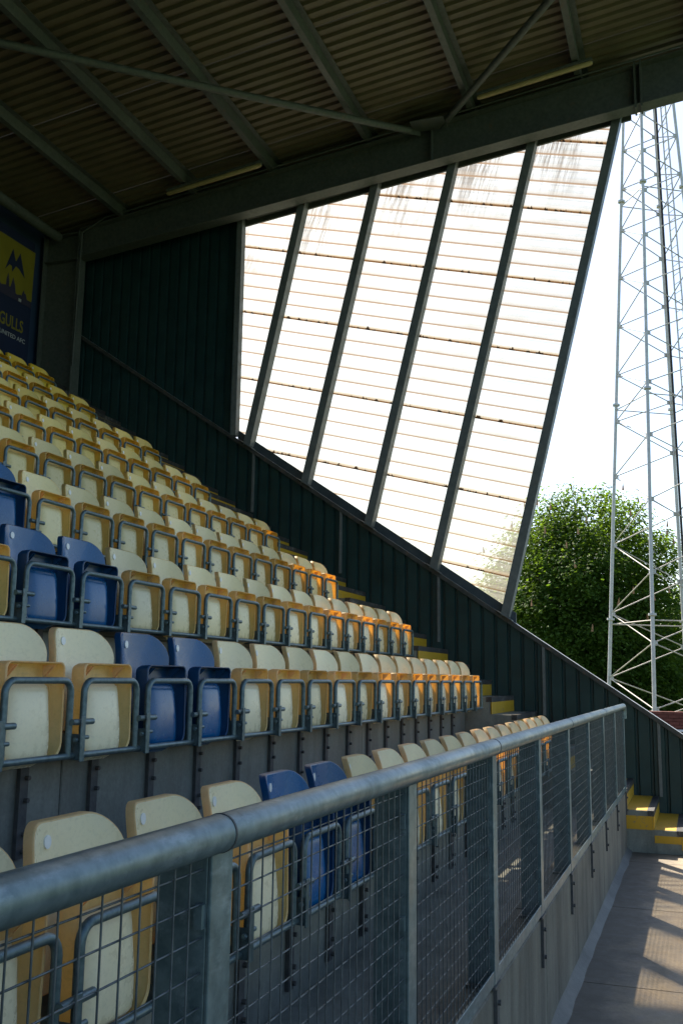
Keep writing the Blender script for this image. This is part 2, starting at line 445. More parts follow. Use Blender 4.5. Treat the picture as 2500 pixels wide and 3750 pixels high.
# stairs up the end wall, three steps to a row
st = tag(empty('aisle_stairs', (10.6, 0.2, WALK)), 'concrete aisle stairs with yellow risers and black nosings beside the end wall', 'stairs')
SR, SG = R / 3, T / 3
for j in range(-8, 25):
    L = -0.185 + SR * j; y = 2.08 + SG * j
    zb = max(L - 1.5, WALK)
    if j == -8: zb = WALK
    mb = MB(); mb.box(ROW_END, XE - 0.03, y, y + SG - 0.0005, zb, L)
    step = child(mb, 'step', M['concrete'], st)
    if j in (-6,):
        pass
    rz = L - 0.05
    mb = MB(); mb.box(ROW_END - (0.0 if j > -5 else 0.004), XE - 0.035, y - 0.004, y + 0.01, L - SR + 0.004, rz)
    child(mb, 'riser_paint', M['yellow_paint'], st)
    mb = MB(); mb.box(ROW_END - 0.003, XE - 0.033, y - 0.006, y + 0.055, rz + 0.001, L + 0.004)
    child(mb, 'nosing', M['black_paint'], st)
    if j <= -5:
        mb = MB(); mb.box(ROW_END - 0.005, ROW_END + 0.002, y + 0.012, y + SG - 0.004, max(L - SR, WALK + 0.1), rz)
        child(mb, 'side_paint', M['yellow_paint'], st)
        mb = MB(); mb.box(ROW_END + 0.02, XE - 0.04, y + 0.06, y + SG - 0.006, L, L + 0.003)
        child(mb, 'tread_paint', M['yellow_paint'], st)

# front wall below the railing
fw = tag(empty('front_wall', (0, 0.8, WALK)), 'low stained concrete wall under the railing along the walkway', 'wall')
WT = -1.085
for i, x in enumerate(range(-22, 11, 3)):
    mb = MB(); mb.box(x + 0.003, min(x + 3 - 0.003, ROW_END - 0.06), 0.735, 0.883, WALK, WT)
    child(mb, 'wall_panel', M['concrete_wall'], fw, bevel=0.008)
mb = MB(); mb.prism([(0.734, WALK + 0.055), (0.715, WALK + 0.03), (0.672, WALK + 0.012), (0.665, WALK - 0.002), (0.734, WALK - 0.002)], 'X', X0, ROW_END - 0.01)
# hand-trowelled: break the straight edge
vv = []
seg = 260
mb = MB()
prof = [(0.7345, 0.050), (0.720, 0.028), (0.692, 0.010), (0.684, -0.004)]
for i in range(seg + 1):
    x = X0 + (ROW_END - 0.01 - X0) * i / seg
    k = 1 + 0.45 * mnoise.noise(Vector((x * 2.3, 3.1, 0)))
    for (yy, zz) in prof:
        vv.append((x, 0.7345 - (0.7345 - yy) * k, WALK + zz * (k if zz > 0 else 1)))
mb.add(vv, [(i * 4 + a, (i + 1) * 4 + a, (i + 1) * 4 + a + 1, i * 4 + a + 1) for i in range(seg) for a in range(3)])
child(mb, 'mortar_fillet', M['fillet'], fw, smooth=3.2)

# ------------------------------------------------------------------ railing
rl = tag(empty('railing', (0, 0.73, WT)), 'galvanised railing with round top rail and wire mesh panels in front of the seats', 'railing')
RX = [1.48 + 1.127 * n for n in range(-6, 9)]
RZ, RY, RR = -0.2475, 0.73, 0.0300
end = RX[-1]
pts = [(RX[0], RY, RZ), (end - 0.05, RY, RZ)]
for a in range(1, 7):
    an = a / 6 * math.pi / 2
    pts.append((end - 0.05 + 0.05 * math.sin(an), RY, RZ - 0.05 * (1 - math.cos(an))))
pts.append((end, RY, RZ - 0.12))
mb = MB(); mb.tube(pts, RR, 24)
hr = child(mb, 'handrail', M['galv'], rl, smooth=1.0)
for n in (6, 8, 10, 12):
    mb = MB(); mb.tube([(RX[n] - 0.003, RY, RZ), (RX[n] + 0.002, RY, RZ)], RR + 0.0012, 24)
    child(mb, 'joint_ring', M['dark_steel'], rl, smooth=1.0)
for n, x in enumerate(RX):
    mb = MB()
    mb.box(x - 0.030, x + 0.045, 0.727, 0.734, WT + 0.012, RZ - 0.018)
    mb.box(x - 0.030, x - 0.022, 0.7345, 0.822, WT + 0.012, RZ - 0.012)
    child(mb, 'post', M['galv'], rl, bevel=0.0015)
    mb = MB(); mb.box(x - 0.05, x + 0.06, 0.722, 0.83, WT + 0.001, WT + 0.011)
    mb.box(x - 0.021, x + 0.021, 0.722, 0.7345, WT - 0.215, WT + 0.0005)
    mb.tube([(x, 0.724, WT - 0.05), (x, 0.712, WT - 0.05)], 0.010, 6)
    mb.tube([(x, 0.724, WT - 0.17), (x, 0.712, WT - 0.17)], 0.010, 6)
    child(mb, 'wall_bracket', M['dark_steel'], rl)
    if n == len(RX) - 1: continue
    xa, xb = x + 0.047, RX[n + 1] - 0.032
    mb = MB()
    mb.box(xa - 0.001, xb + 0.001, 0.729, 0.735, WT + 0.014, WT + 0.062)
    mb.box(xa - 0.001, xb + 0.001, 0.7355, 0.770, WT + 0.014, WT + 0.020)
    child(mb, 'bottom_rail', M['galv'], rl, bevel=0.001)
    wm = MB()
    z = WT + 0.075
    while z < RZ - 0.03:
        wm.tube([(xa - 0.002, 0.7420, z), (xb + 0.002, 0.7420, z)], 0.0017, 5, cap=False); z += 0.0508
    nv = int((xb - xa) / 0.0495)
    for i in range(1, nv + 1):
        xx = xa + (xb - xa) * i / (nv + 1)
        wm.tube([(xx, 0.7385, WT + 0.03), (xx, 0.7385, RZ - 0.022)], 0.0017, 5, cap=False)
    child(wm, 'mesh_panel', M['mesh_wire'], rl, smooth=3.2)
    for zz in (WT + 0.2, -0.62, RZ - 0.12):
        mb = MB(); mb.box(xb - 0.012, xb + 0.006, 0.7350, 0.7490, zz - 0.018, zz + 0.018)
        child(mb, 'mesh_clip', M['galv'], rl)

# ------------------------------------------------------------------ end wall (raked parapet cladding)
ew = tag(empty('end_wall', (XE, 3.5, WALK)), 'dark blue ribbed metal cladding wall rising along the stairs', 'wall')
PITCH_R = 0.160
def clad_panel(y0, n, zb, zt, x, parent, name='cladding_sheet'):
    """n ribs of vertical profile sheet starting at y0; zt(y) gives the top"""
    mb = MB(); prof = []
    for i in range(n):
        a = y0 + i * PITCH_R
        prof += [(a, 0.0), (a + 0.112, 0.0), (a + 0.122, 0.030), (a + 0.146, 0.030), (a + 0.156, 0.0)]
    prof.append((y0 + n * PITCH_R + 0.012, 0.0))
    vs = []
    for (yy, d) in prof:
        vs.append((x + d, yy, zb(yy))); vs.append((x + d, yy, zt(yy)))
    mb.add(vs, [(2 * i, 2 * i + 1, 2 * i + 3, 2 * i + 2) for i in range(len(prof) - 1)])
    return child(mb, name, M['cladding'], parent)
y = -2.0; ci = 0
while y < 9.0:
    clad_panel(y, 6, lambda q: -1.70, lambda q: par_z(q) - 0.012, XE - 0.012 - 0.0025 * (ci % 2), ew)
    y += 6 * PITCH_R; ci += 1
def rake_bar(mb, ya, yb, x0, x1, d0, d1):
    mb.hexa([(x0, ya, par_z(ya) + d0), (x1, ya, par_z(ya) + d0), (x1, yb, par_z(yb) + d0), (x0, yb, par_z(yb) + d0),
             (x0, ya, par_z(ya) + d1), (x1, ya, par_z(ya) + d1), (x1, yb, par_z(yb) + d1), (x0, yb, par_z(yb) + d1)])
for (ya, yb) in ((-2.0, 1.2), (1.204, 4.2), (4.204, 7.0), (7.004, 8.45)):
    mb = MB(); rake_bar(mb, ya, yb, XE - 0.045, XE + 0.10, -0.010, 0.0)
    child(mb, 'capping', M['cap_top'], ew)
    mb = MB(); rake_bar(mb, ya, yb, XE - 0.049, XE - 0.0455, -0.06, -0.001)
    child(mb, 'capping_lip', M['capping'], ew)
for yb_ in (0.45, 1.72, 2.99, 4.29, 5.56):
    mb = MB(); mb.box(XE - 0.040, XE - 0.0165, yb_ - 0.016, yb_ + 0.016, par_z(yb_) - 0.86, par_z(yb_) - 0.05)
    for q in range(4):
        mb.tube([(XE - 0.040, yb_, par_z(yb_) - 0.18 - q * 0.19), (XE - 0.046, yb_, par_z(yb_) - 0.18 - q * 0.19)], 0.008, 6)
    child(mb, 'cover_strip', M['post_steel'], ew)
# the full-height part beside the column
y = 5.93
for ci, n in enumerate((6, 6, 6, 2)):
    clad_panel(y, n, lambda q: par_z(q) - 0.006, lambda q: roof_z(q) - 0.02, XE + 0.02 + 0.0025 * (ci % 2), ew); y += n * PITCH_R

fe = tag(empty('end_wall', (X0 - 2.9, 4, WALK)), 'dark blue cladding wall closing the other end of the stand, behind the viewer', 'wall')  # unseen wall, added to keep out ambient light from behind the camera
mb = MB(); mb.prism([(-0.6, WALK), (9.04, WALK), (9.04, roof_z(9.04) - 0.06), (-0.6, roof_z(-0.6) - 0.06)], 'X', X0 - 2.95, X0 - 2.9)
child(mb, 'cladding_sheet', M['cladding'], fe)
# ------------------------------------------------------------------ windbreak screen
ws = tag(empty('windbreak_screen', (XE, 2.1, par_z(2.1))), 'milky corrugated plastic windbreak on leaning steel posts above the end wall', 'screen')
TH = math.radians(14.0)
eu = (-math.cos(TH), -math.sin(TH)); ev = (-math.sin(TH), math.cos(TH))
O_ = (5.761, 6.038)
def uvp(u, v, x): return (x, O_[0] + eu[0] * u + ev[0] * v, O_[1] + eu[1] * u + ev[1] * v)
def p5y(z): return 2.167 - 0.2469 * (z - 0.832)
def top_z(y): return 6.36 + (5.8 - y) * 0.1214
def clip(bm, co, no):
    geom = bm.verts[:] + bm.edges[:] + bm.faces[:]
    bmesh.ops.bisect_plane(bm, geom=geom, plane_co=co, plane_no=no, clear_outer=True, clear_inner=False)
HS = 0.945; PR = HS / 5
for mrow in range(-6, 3):
    bm = bmesh.new(); uvl = bm.loops.layers.uv.new('UVMap')
    prof = []
    for i in range(5):
        b0 = i * PR
        prof += [(b0, 0.022), (b0 + 0.010, 0.0), (b0 + 0.060, 0.0), (b0 + 0.105, 0.010), (b0 + 0.150, 0.014), (b0 + 0.172, 0.022)]
    prof += [(HS + 0.045, 0.022)]
    nu = 26; U0, U1 = -1.2, 7.2
    cols = []
    for iu in range(nu + 1):
        u = U0 + (U1 - U0) * iu / nu
        sag = 0.004 * mnoise.noise(Vector((u * 1.1, mrow * 3.7, 0)))
        cols.append([(bm.verts.new(uvp(u, mrow * HS + v, XE + 0.085 + d + sag - 0.012 * (1 - v / HS) * 0.0 + 0.012 * v / HS)), u, mrow * HS + v) for (v, d) in prof])
    for iu in range(nu):
        for k in range(len(prof) - 1):
            q = (cols[iu][k], cols[iu + 1][k], cols[iu + 1][k + 1], cols[iu][k + 1])
            f = bm.faces.new([z_[0] for z_ in q])
            for lp, z_ in zip(f.loops, q): lp[uvl].uv = (z_[1], z_[2])
    clip(bm, (0, 5.90, 0), (0, 1, 0))
    clip(bm, (0, 0.191, -0.576 + 0.02), Vector((0, 0.6735, -1)).normalized())
    clip(bm, (0, 5.8, 6.36 + 0.1), Vector((0, 0.1214, 1)).normalized())
    clip(bm, (0, 2.167 + 0.02, 0.832), Vector((0, -1, -0.2469)).normalized())
    if len(bm.faces) == 0:
        bm.free(); continue
    me = bpy.data.meshes.new('plastic_sheet'); bm.to_mesh(me); bm.free(); me.materials.append(M['screen'])
    o = link('plastic_sheet', me, ws); o.matrix_parent_inverse = Matrix.Translation(-ws.location)
POSTS = [(2.167, 0.832, 0.61, 7.138), (3.05, 1.419, 1.671, 7.012), (3.911, 2.036, 2.727, 6.861), (4.796, 2.628, 3.80, 6.76), (5.652, 3.195, 4.872, 6.615)]
for (ya, za, yb, zb) in POSTS:
    mb = MB()
    a = Vector((XE - 0.005, ya, par_z(ya) - 0.0)); b = Vector((XE - 0.005, yb, zb + 0.12))
    d = (b - a).normalized(); s = Vector((0, d.z, -d.y))
    # cold-formed channel with its open side towards the pitch
    wd, dp, t = 0.105, 0.15, 0.007
    def sect(P): return [P + s * (wd / 2), P - s * (wd / 2)]
    def plate(sa, sb, x0, x1):
        c = []
        for P in (a, b):
            c += [P + s * sa + Vector((x0, 0, 0)), P + s * sb + Vector((x0, 0, 0)), P + s * sb + Vector((x1, 0, 0)), P + s * sa + Vector((x1, 0, 0))]
        mb.hexa(c)
    plate(-wd / 2, wd / 2, -dp / 2, -dp / 2 + t)
    plate(-wd / 2, wd / 2, dp / 2 - t, dp / 2)
    plate(wd / 2 - t, wd / 2 - 0.0005, -dp / 2 + t + 0.0005, dp / 2 - t - 0.0005)
    plate(-wd / 2 + 0.0005, -wd / 2 + t, -dp / 2 + t + 0.0005, dp / 2 - t - 0.0005)
    child(mb, 'leaning_post', M['post_steel'], ws)
    mb = MB(); foot = Vector((XE - 0.005, ya, par_z(ya)))
    mb.hexa([(XE - 0.10, ya - 0.09, par_z(ya - 0.09) + 0.001), (XE + 0.09, ya - 0.09, par_z(ya - 0.09) + 0.001), (XE + 0.09, ya + 0.09, par_z(ya + 0.09) + 0.001), (XE - 0.10, ya + 0.09, par_z(ya + 0.09) + 0.001),
             (XE - 0.10, ya - 0.09, par_z(ya - 0.09) + 0.013), (XE + 0.09, ya - 0.09, par_z(ya - 0.09) + 0.013), (XE + 0.09, ya + 0.09, par_z(ya + 0.09) + 0.013), (XE - 0.10, ya + 0.09, par_z(ya + 0.09) + 0.013)])
    child(mb, 'foot_plate', M['post_steel'], ws)
mb = MB(); mb.box(XE - 0.05, XE + 0.07, 5.835, 5.925, par_z(5.88) + 0.005, 6.65)
child(mb, 'jamb_post', M['post_steel'], ws, bevel=0.004)
mb = MB(); mb.box(XE - 0.0535, XE - 0.0505, 5.905, 5.915, par_z(5.9) + 0.02, 6.6)
child(mb, 'edge_trim', M['galv'], ws)
# sill flashing between wall top and sheets
mb = MB()
for (ya, yb) in ((2.05, 5.84),):
    mb.hexa([(XE + 0.03, ya, par_z(ya) + 0.002), (XE + 0.075, ya, par_z(ya) + 0.002), (XE + 0.075, yb, par_z(yb) + 0.002), (XE + 0.03, yb, par_z(yb) + 0.002),
             (XE + 0.06, ya, par_z(ya) + 0.125), (XE + 0.075, ya, par_z(ya) + 0.125), (XE + 0.075, yb, par_z(yb) + 0.125), (XE + 0.06, yb, par_z(yb) + 0.125)])
child(mb, 'sill_flashing', M['sill'], ws)
# head flashing up to the roof
mb = MB()
ya, yb = 0.50, 5.95
mb.hexa([(XE + 0.045, ya, top_z(ya)), (XE + 0.075, ya, top_z(ya)), (XE + 0.075, yb, top_z(yb)), (XE + 0.045, yb, top_z(yb)),
         (XE + 0.045, ya, roof_z(ya) - 0.03), (XE + 0.075, ya, roof_z(ya) - 0.03), (XE + 0.075, yb, roof_z(yb) - 0.03), (XE + 0.045, yb, roof_z(yb) - 0.03)])
child(mb, 'head_flashing', M['roof_steel'], ws)
mb = MB(); mb.bar((XE - 0.0, -1.9, top_z(-1.9) + 0.13), (XE - 0.0, 5.8, top_z(5.8) + 0.13), 0.08, 0.12)
child(mb, 'head_rail', M['roof_steel'], ws, bevel=0.004)

# ------------------------------------------------------------------ roof
rf = tag(empty('stand_roof', (0, 9.0, 4.1)), 'dark corrugated cantilever roof on grey purlins above the seats', 'roof')
EAVE = -1.5
def ibeam(mb, pts_bot, pts_top, xc, fw_, tf, tw):
    """I-section in a YZ plane; pts (y,z) of bottom and top lines"""
    (y0, b0), (y1, b1) = pts_bot; (_, t0), (_, t1) = pts_top
    def slab(x0, x1, za0, za1, zb0, zb1):
        mb.hexa([(x0, y0, za0), (x1, y0, za0), (x1, y1, zb0), (x0, y1, zb0), (x0, y0, za1), (x1, y0, za1), (x1, y1, zb1), (x0, y1, zb1)])
    slab(xc - fw_ / 2, xc + fw_ / 2, b0, b0 + tf, b1, b1 + tf)
    slab(xc - fw_ / 2, xc + fw_ / 2, t0 - tf, t0, t1 - tf, t1)
    slab(xc - tw / 2, xc + tw / 2, b0 + tf - 0.001, t0 - tf + 0.001, b1 + tf - 0.001, t1 - tf + 0.001)
for xc in (11.70, 5.70, -0.3, -6.3, -12.3, -18.3, -24.3):
    mb = MB(); ibeam(mb, [(8.35, raf_bot(8.35)), (-1.4, raf_bot(-1.4))], [(8.35, raf_top(8.35)), (-1.4, raf_top(-1.4))], xc, 0.20, 0.018, 0.012)
    for ys in (0.43, 0.36, 3.0):
        if ys == 3.0:
            mb.box(xc - 0.095, xc - 0.0065, ys - 0.006, ys + 0.006, raf_bot(ys) + 0.02, raf_top(ys) - 0.02)
        else:
            mb.box(xc - 0.098, xc + 0.098, ys - 0.012, ys + 0.012, raf_bot(ys) - 0.03, raf_top(ys) + 0.03)
    child(mb, 'rafter', M['roof_steel'], rf)
    mb = MB()
    zb_, zt_ = (FLOOR_A + 10 * R if xc < 11 else FLOOR_A + 9.2 * R), raf_top(8.6)
    mb.box(xc - 0.10, xc + 0.10, 8.352, 8.37, zb_, zt_); mb.box(xc - 0.10, xc + 0.10, 8.95, 8.968, zb_, zt_)
    mb.box(xc - 0.006, xc + 0.006, 8.3705, 8.9495, zb_, zt_)
    mb.box(xc - 0.098, xc - 0.0065, 8.3705, 8.9495, 6.05, 6.065); mb.box(xc - 0.098, xc - 0.0065, 8.3705, 8.9495, raf_top(8.6) - 0.04, raf_top(8.6) - 0.02)
    child(mb, 'column', M['roof_steel'], rf)
PURL = [7.62, 6.43, 5.24, 3.85, 2.44, 1.07, -0.30, -1.38]
for yp in PURL:
    zb_ = 7.05 + 0.134 * (4.24 - yp) + 0.006; zt_ = roof_z(yp) - 0.046
    mb = MB()
    mb.box(X0 - 3, 12.02, yp - 0.0025, yp + 0.0025, zb_, zt_)
    mb.box(X0 - 3, 12.02, yp + 0.003, yp + 0.075, zb_, zb_ + 0.005)
    mb.box(X0 - 3, 12.02, yp - 0.075, yp - 0.003, zt_ - 0.005, zt_)
    mb.box(X0 - 3, 12.02, yp + 0.070, yp + 0.075, zb_ + 0.0055, zb_ + 0.02)
    child(mb, 'purlin', M['roof_steel'], rf)
mb = MB(); mb.tube([(X0 - 3, 8.72, 6.42), (11.60, 8.72, 6.42)], 0.075, 14)
child(mb, 'eaves_tube', M['roof_steel'], rf, smooth=1.0)
SW = 0.915; i = 0; x = 12.15
while x > X0 - 3:
    mb = MB(); prof = []
    pr = SW / 6
    for k in range(6):
        a = -k * pr
        prof += [(a, 0.0), (a - 0.070, 0.0), (a - 0.088, 0.034), (a - 0.134, 0.034)]
    prof.append((-SW + 0.004, 0.0)); prof.append((-SW + 0.002, 0.012))
    vs = []
    lift = 0.004 * (i % 2)
    for (dx, dz) in prof:
        for yy in (9.1, 4.5, EAVE): vs.append((x + dx, yy, roof_z(yy) + dz - 0.04 + lift))
    n = len(prof)
    mb.add(vs, [(3 * a + c, 3 * a + c + 1, 3 * a + c + 4, 3 * a + c + 3) for a in range(n - 1) for c in range(2)])
    child(mb, 'roof_sheet', M['roof_sheet'], rf)
    x -= SW; i += 1
mb = MB(); mb.box(X0 - 3, 12.15, EAVE - 0.02, EAVE - 0.003, roof_z(EAVE) - 0.25, roof_z(EAVE) + 0.05)
child(mb, 'eaves_fascia', M['roof_steel'], rf)
mb = MB(); mb.box(12.16, 12.18, EAVE, 9.1, 6.2, 6.3)
def br(p0, p1, r=0.045):
    mb = MB(); a = Vector(p0); b = Vector(p1); d = (b - a).normalized()
    mb.tube([a, b], r, 14)
    mb.bar(a - d * 0.16, a + d * 0.03, 0.012, 0.09); mb.bar(b - d * 0.03, b + d * 0.16, 0.012, 0.09)
    child(mb, 'brace_tube', M['roof_steel'], rf, smooth=0.9)
def bz(y): return 6.95 + 0.134 * (4.24 - y)
br((11.50, 3.26, bz(3.26)), (6.0, 8.30, bz(8.30)))
br((11.50, 2.76, bz(2.76)), (8.0, -0.60, bz(-0.60)))
mb = MB(); mb.box(XE - 0.6, XE - 0.33, 2.78, 3.22, bz(3) - 0.005, bz(3) + 0.005)
child(mb, 'gusset_plate', M['roof_steel'], rf)
mb = MB(); mb.tube([(11.575, -1.3, raf_top(-1.3) + 0.03), (11.575, 7.9, raf_top(7.9) + 0.03), (11.60, 8.30, raf_top(8.2) - 0.1), (11.60, 8.335, 4.4)], 0.013, 8)
child(mb, 'conduit', M['roof_steel'], rf, smooth=0.9)
# light battens
for (ya, yb, lab) in ((6.72, 5.29, 'long fluorescent batten lamp under the roof above the dark cladding corner'), (2.32, 0.90, 'long fluorescent batten lamp under the roof near the diagonal brace tubes')):
    fl = tag(empty('batten_lamp', (11.3, (ya + yb) / 2, 6.9)), lab, 'lamp', 'fluorescent lamps under the roof')
    za, zb_ = 7.02 + 0.134 * (4.24 - ya) - 0.01, 7.02 + 0.134 * (4.24 - yb) - 0.01
    mb = MB(); mb.bar((11.3, ya, za + 0.012), (11.3, yb, zb_ + 0.012), 0.09, 0.035)
    child(mb, 'lamp_body', M['roof_steel'], fl, bevel=0.004)
    mb = MB(); mb.tube([(11.3, ya, za - 0.025), (11.3, ya - 0.03, za - 0.021), (11.3, yb + 0.03, zb_ - 0.029), (11.3, yb, zb_ - 0.025)], [0.020, 0.031, 0.031, 0.020], 14)
    child(mb, 'diffuser', M['lamp_cover'], fl, smooth=1.0)

# ------------------------------------------------------------------ back wall and banner
bw = MB(); bw.box(X0 - 3, 12.0, 9.05, 9.12, 3.2, 6.85)
tag(bw.build('back_wall', M['back_wall']), 'dark blue wall behind the last row of seats', 'wall')
bn = tag(empty('club_banner', (10.0, 9.04, 4.4)), 'blue and yellow club banner on the wall behind the last row', 'banner')
def flat(pts, y, name, m, th=0.004):
    mb = MB(); n = len(pts)
    mb.add([(px, y, pz) for (px, pz) in pts] + [(px, y + th, pz) for (px, pz) in pts], [tuple(range(n)), tuple(range(n, 2 * n))[::-1]] + [(i, n + i, n + (i + 1) % n, (i + 1) % n) for i in range(n)])
    return child(mb, name, m, bn)
flat([(8.9, 4.4), (11.49, 4.4), (11.49, 6.32), (8.9, 6.32)], 9.038, 'banner_cloth', M['banner_blue'], 0.008)
flat([(8.95, 5.40), (11.485, 5.40), (11.505, 6.175), (8.95, 6.16)], 9.034, 'yellow_field', M['banner_yellow'], 0.003)
flat([(10.86, 5.67), (11.004, 6.03), (11.075, 5.875), (11.09, 5.877), (11.167, 6.03), (11.295, 5.70), (11.16, 5.785), (11.09, 5.80), (11.012, 5.685), (11.005, 5.77), (10.95, 5.775)], 9.030, 'gull_emblem', M['banner_blue'], 0.003)
flat([(8.95, 5.30), (11.478, 5.30), (11.478, 5.385), (11.385, 5.38), (11.345, 5.47), (11.315, 5.47), (11.30, 5.515), (11.265, 5.45), (11.255, 5.41), (11.24, 5.42), (11.20, 5.41), (11.125, 5.385), (11.10, 5.50), (11.05, 5.615), (11.00, 5.45), (10.97, 5.45), (10.965, 5.55), (10.937, 5.64), (10.912, 5.55), (10.905, 5.45), (10.80, 5.42), (10.73, 5.48), (10.66, 5.60), (10.60, 5.42), (10.40, 5.46), (10.2, 5.41), (9.9, 5.5), (9.6, 5.42), (9.3, 5.47), (8.95, 5.42)], 9.030, 'skyline', M['banner_dark'], 0.003)
flat([(11.19, 5.31), (11.25, 5.31), (11.25, 5.355), (11.19, 5.355)], 9.027, 'bridge_gap', M['banner_white'], 0.002)
flat([(8.95, 4.45), (11.478, 4.45), (11.478, 5.296), (8.95, 5.296)], 9.031, 'lower_field', M['banner_blue'], 0.002)
def lettering(txt, x0, x1, z0, z1, y, m):
    cu = bpy.data.curves.new('lettering', 'FONT'); cu.body = txt; cu.extrude = 0.001; cu.resolution_u = 3
    cu.offset = 0.012
    tmp = bpy.data.objects.new('lettering_tmp', cu); COL.objects.link(tmp)
    dg = bpy.context.evaluated_depsgraph_get(); dg.update()
    me = bpy.data.meshes.new_from_object(tmp.evaluated_get(dg)); bpy.data.objects.remove(tmp)
    xs = [v.co.x for v in me.vertices]; ys = [v.co.y for v in me.vertices]
    sx = (x1 - x0) / (max(xs) - min(xs)); sy = (z1 - z0) / (max(ys) - min(ys)); mx, my = min(xs), min(ys)
    for v in me.vertices: v.co = Vector((x0 + (v.co.x - mx) * sx, y - v.co.z, z0 + (v.co.y - my) * sy))
    me.materials.clear(); me.materials.append(m); me.update()
    o = link('lettering', me, bn); o.matrix_parent_inverse = Matrix.Translation(-bn.location); return o
lettering('GULLS', 10.81, 11.333, 4.86, 5.045, 9.029, M['banner_yellow'])
lettering('UNITED AFC', 10.835, 11.395, 4.722, 4.786, 9.029, M['banner_white'])

# ------------------------------------------------------------------ tip-up seats
S = 0.453
def rrect(hw, zt, zb, rt, rb, n=6):
    """rounded rectangle outline (x,z), counter-clockwise from the right bottom"""
    pts = []
    for (cx, cz, r, a0) in ((hw - rb, zb + rb, rb, -90), (hw - rt, zt - rt, rt, 0), (-hw + rt, zt - rt, rt, 90), (-hw + rb, zb + rb, rb, 180)):
        for i in range(n + 1):
            a = math.radians(a0 + 90 * i / n); pts.append((cx + r * math.cos(a), cz + r * math.sin(a)))
    return pts
# --- folded pan: a tray with its lip towards us
def pan_mesh(m):
    mb = MB()
    rings = []
    for (hw, zt, zb, y) in ((0.1575, -0.005, -0.330, 0.004), (0.159, -0.003, -0.332, 0.0005), (0.163, 0.000, -0.335, 0.0), (0.1665, 0.0015, -0.338, 0.004), (0.166, 0.000, -0.345, 0.045), (0.160, -0.006, -0.352, 0.062), (0.145, -0.02, -0.340, 0.066)):
        rings.append([(x, y, z) for (x, z) in rrect(hw, zt, zb, 0.026, 0.055)])
    n = len(rings[0])
    for r_ in rings: mb.v += r_
    for i in range(len(rings) - 1):
        for k in range(n):
            a = i * n + k; b = i * n + (k + 1) % n
            mb.f.append((a, a + n, b + n, b))
    mb.f.append(tuple(6 * n + k for k in range(n)))
    # gussets behind the top lip
    for gx in (-0.112, -0.098, 0.098, 0.112):
        mb.add([(gx - 0.002, 0.006, -0.010), (gx - 0.002, 0.049, -0.010), (gx - 0.002, 0.049, -0.055), (gx + 0.002, 0.006, -0.010), (gx + 0.002, 0.049, -0.010), (gx + 0.002, 0.049, -0.055)],
               [(0, 1, 2), (3, 5, 4), (0, 3, 4, 1), (1, 4, 5, 2), (2, 5, 3, 0)])
    return mb.mesh('seat_pan', m, smooth=0.7)
# --- moulded bowl seen from below
def panel_mesh(m):
    mb = MB(); nu, nv = 14, 14
    for j in range(nv + 1):
        v = j / nv
        hw = 0.130 + 0.012 * max(0.0, math.sin((v - 0.35) / 0.65 * math.pi / 2)) if v > 0.35 else 0.130
        if v > 0.8: hw *= math.sqrt(max(0.0, 1 - ((v - 0.8) / 0.205) ** 2 * 0.75))
        for i in range(nu + 1):
            u = -1 + 2 * i / nu
            edge = (1 - abs(u) ** 7) * (1 - (1 - min(1, v / 0.10)) ** 2) * (1 - max(0.0, (v - 0.86) / 0.14) ** 2)
            y = 0.0635 - 0.059 * edge * (0.70 + 0.30 * math.sin(v * math.pi * 0.8)) 
            mb.v.append((u * hw, y, -0.066 - 0.298 * v))
    for j in range(nv):
        for i in range(nu):
            a = j * (nu + 1) + i; mb.f.append((a, a + nu + 1, a + nu + 2, a + 1))
    # raised square makers' mark
    mb.add([(-0.036, 0.0185, -0.142), (0.036, 0.0185, -0.142), (0.036, 0.0185, -0.200), (-0.036, 0.0185, -0.200)], [])
    return mb.mesh('underside_panel', m, smooth=3.2)
# --- backrest shell: concave, wings forward
def back_y(x, z):
    return 0.178 + 0.10 * (z - 0.135) * 0.55 - 0.064 * (abs(x) / 0.196) ** 3.0
def back_outline(n=44):
    pts = []
    for (cx, cz, rx, rz, a0) in ((0.150, -0.20, 0.030, 0.05, -90), (0.100, 0.025, 0.096, 0.110, 0), (-0.100, 0.025, 0.096, 0.110, 90), (-0.150, -0.20, 0.030, 0.05, 180)):
        for i in range(11):
            a = math.radians(a0 + 90 * i / 10); pts.append((cx + rx * math.cos(a), cz + rz * math.sin(a)))
    return pts
def back_meshes(mf, mr):
    ol = back_outline(); n = len(ol); mb = MB()
    cz = -0.05
    for s in (0.0, 0.25, 0.5, 0.72, 0.88, 0.96, 1.0):
        for (x, z) in ol:
            xx, zz = x * s, cz + (z - cz) * s
            mb.v.append((xx, back_y(xx, zz), zz))
    for r_ in range(6):
        for k in range(n):
            a = r_ * n + k; b = r_ * n + (k + 1) % n
            mb.f.append((a, b, b + n, a + n) if r_ else (b, b + n, a + n))
    face = mb.mesh('backrest', mf, smooth=3.2)
    mb = MB()
    for (off, dy) in ((0.0, 0.0), (0.0035, 0.0015), (0.0050, 0.006), (0.0050, 0.030), (0.0015, 0.030), (-0.003, 0.004)):
        for (x, z) in ol:
            L_ = math.hypot(x, z - cz); ux, uz = x / L_, (z - cz) / L_
            mb.v.append((x + ux * off, back_y(x, z) + dy, z + uz * off))
    for r_ in range(5):
        for k in range(n):
            a = r_ * n + k; b = r_ * n + (k + 1) % n
            mb.f.append((a, b, b + n, a + n))
    rim = mb.mesh('rim', mr, smooth=0.9)
    return face, rim
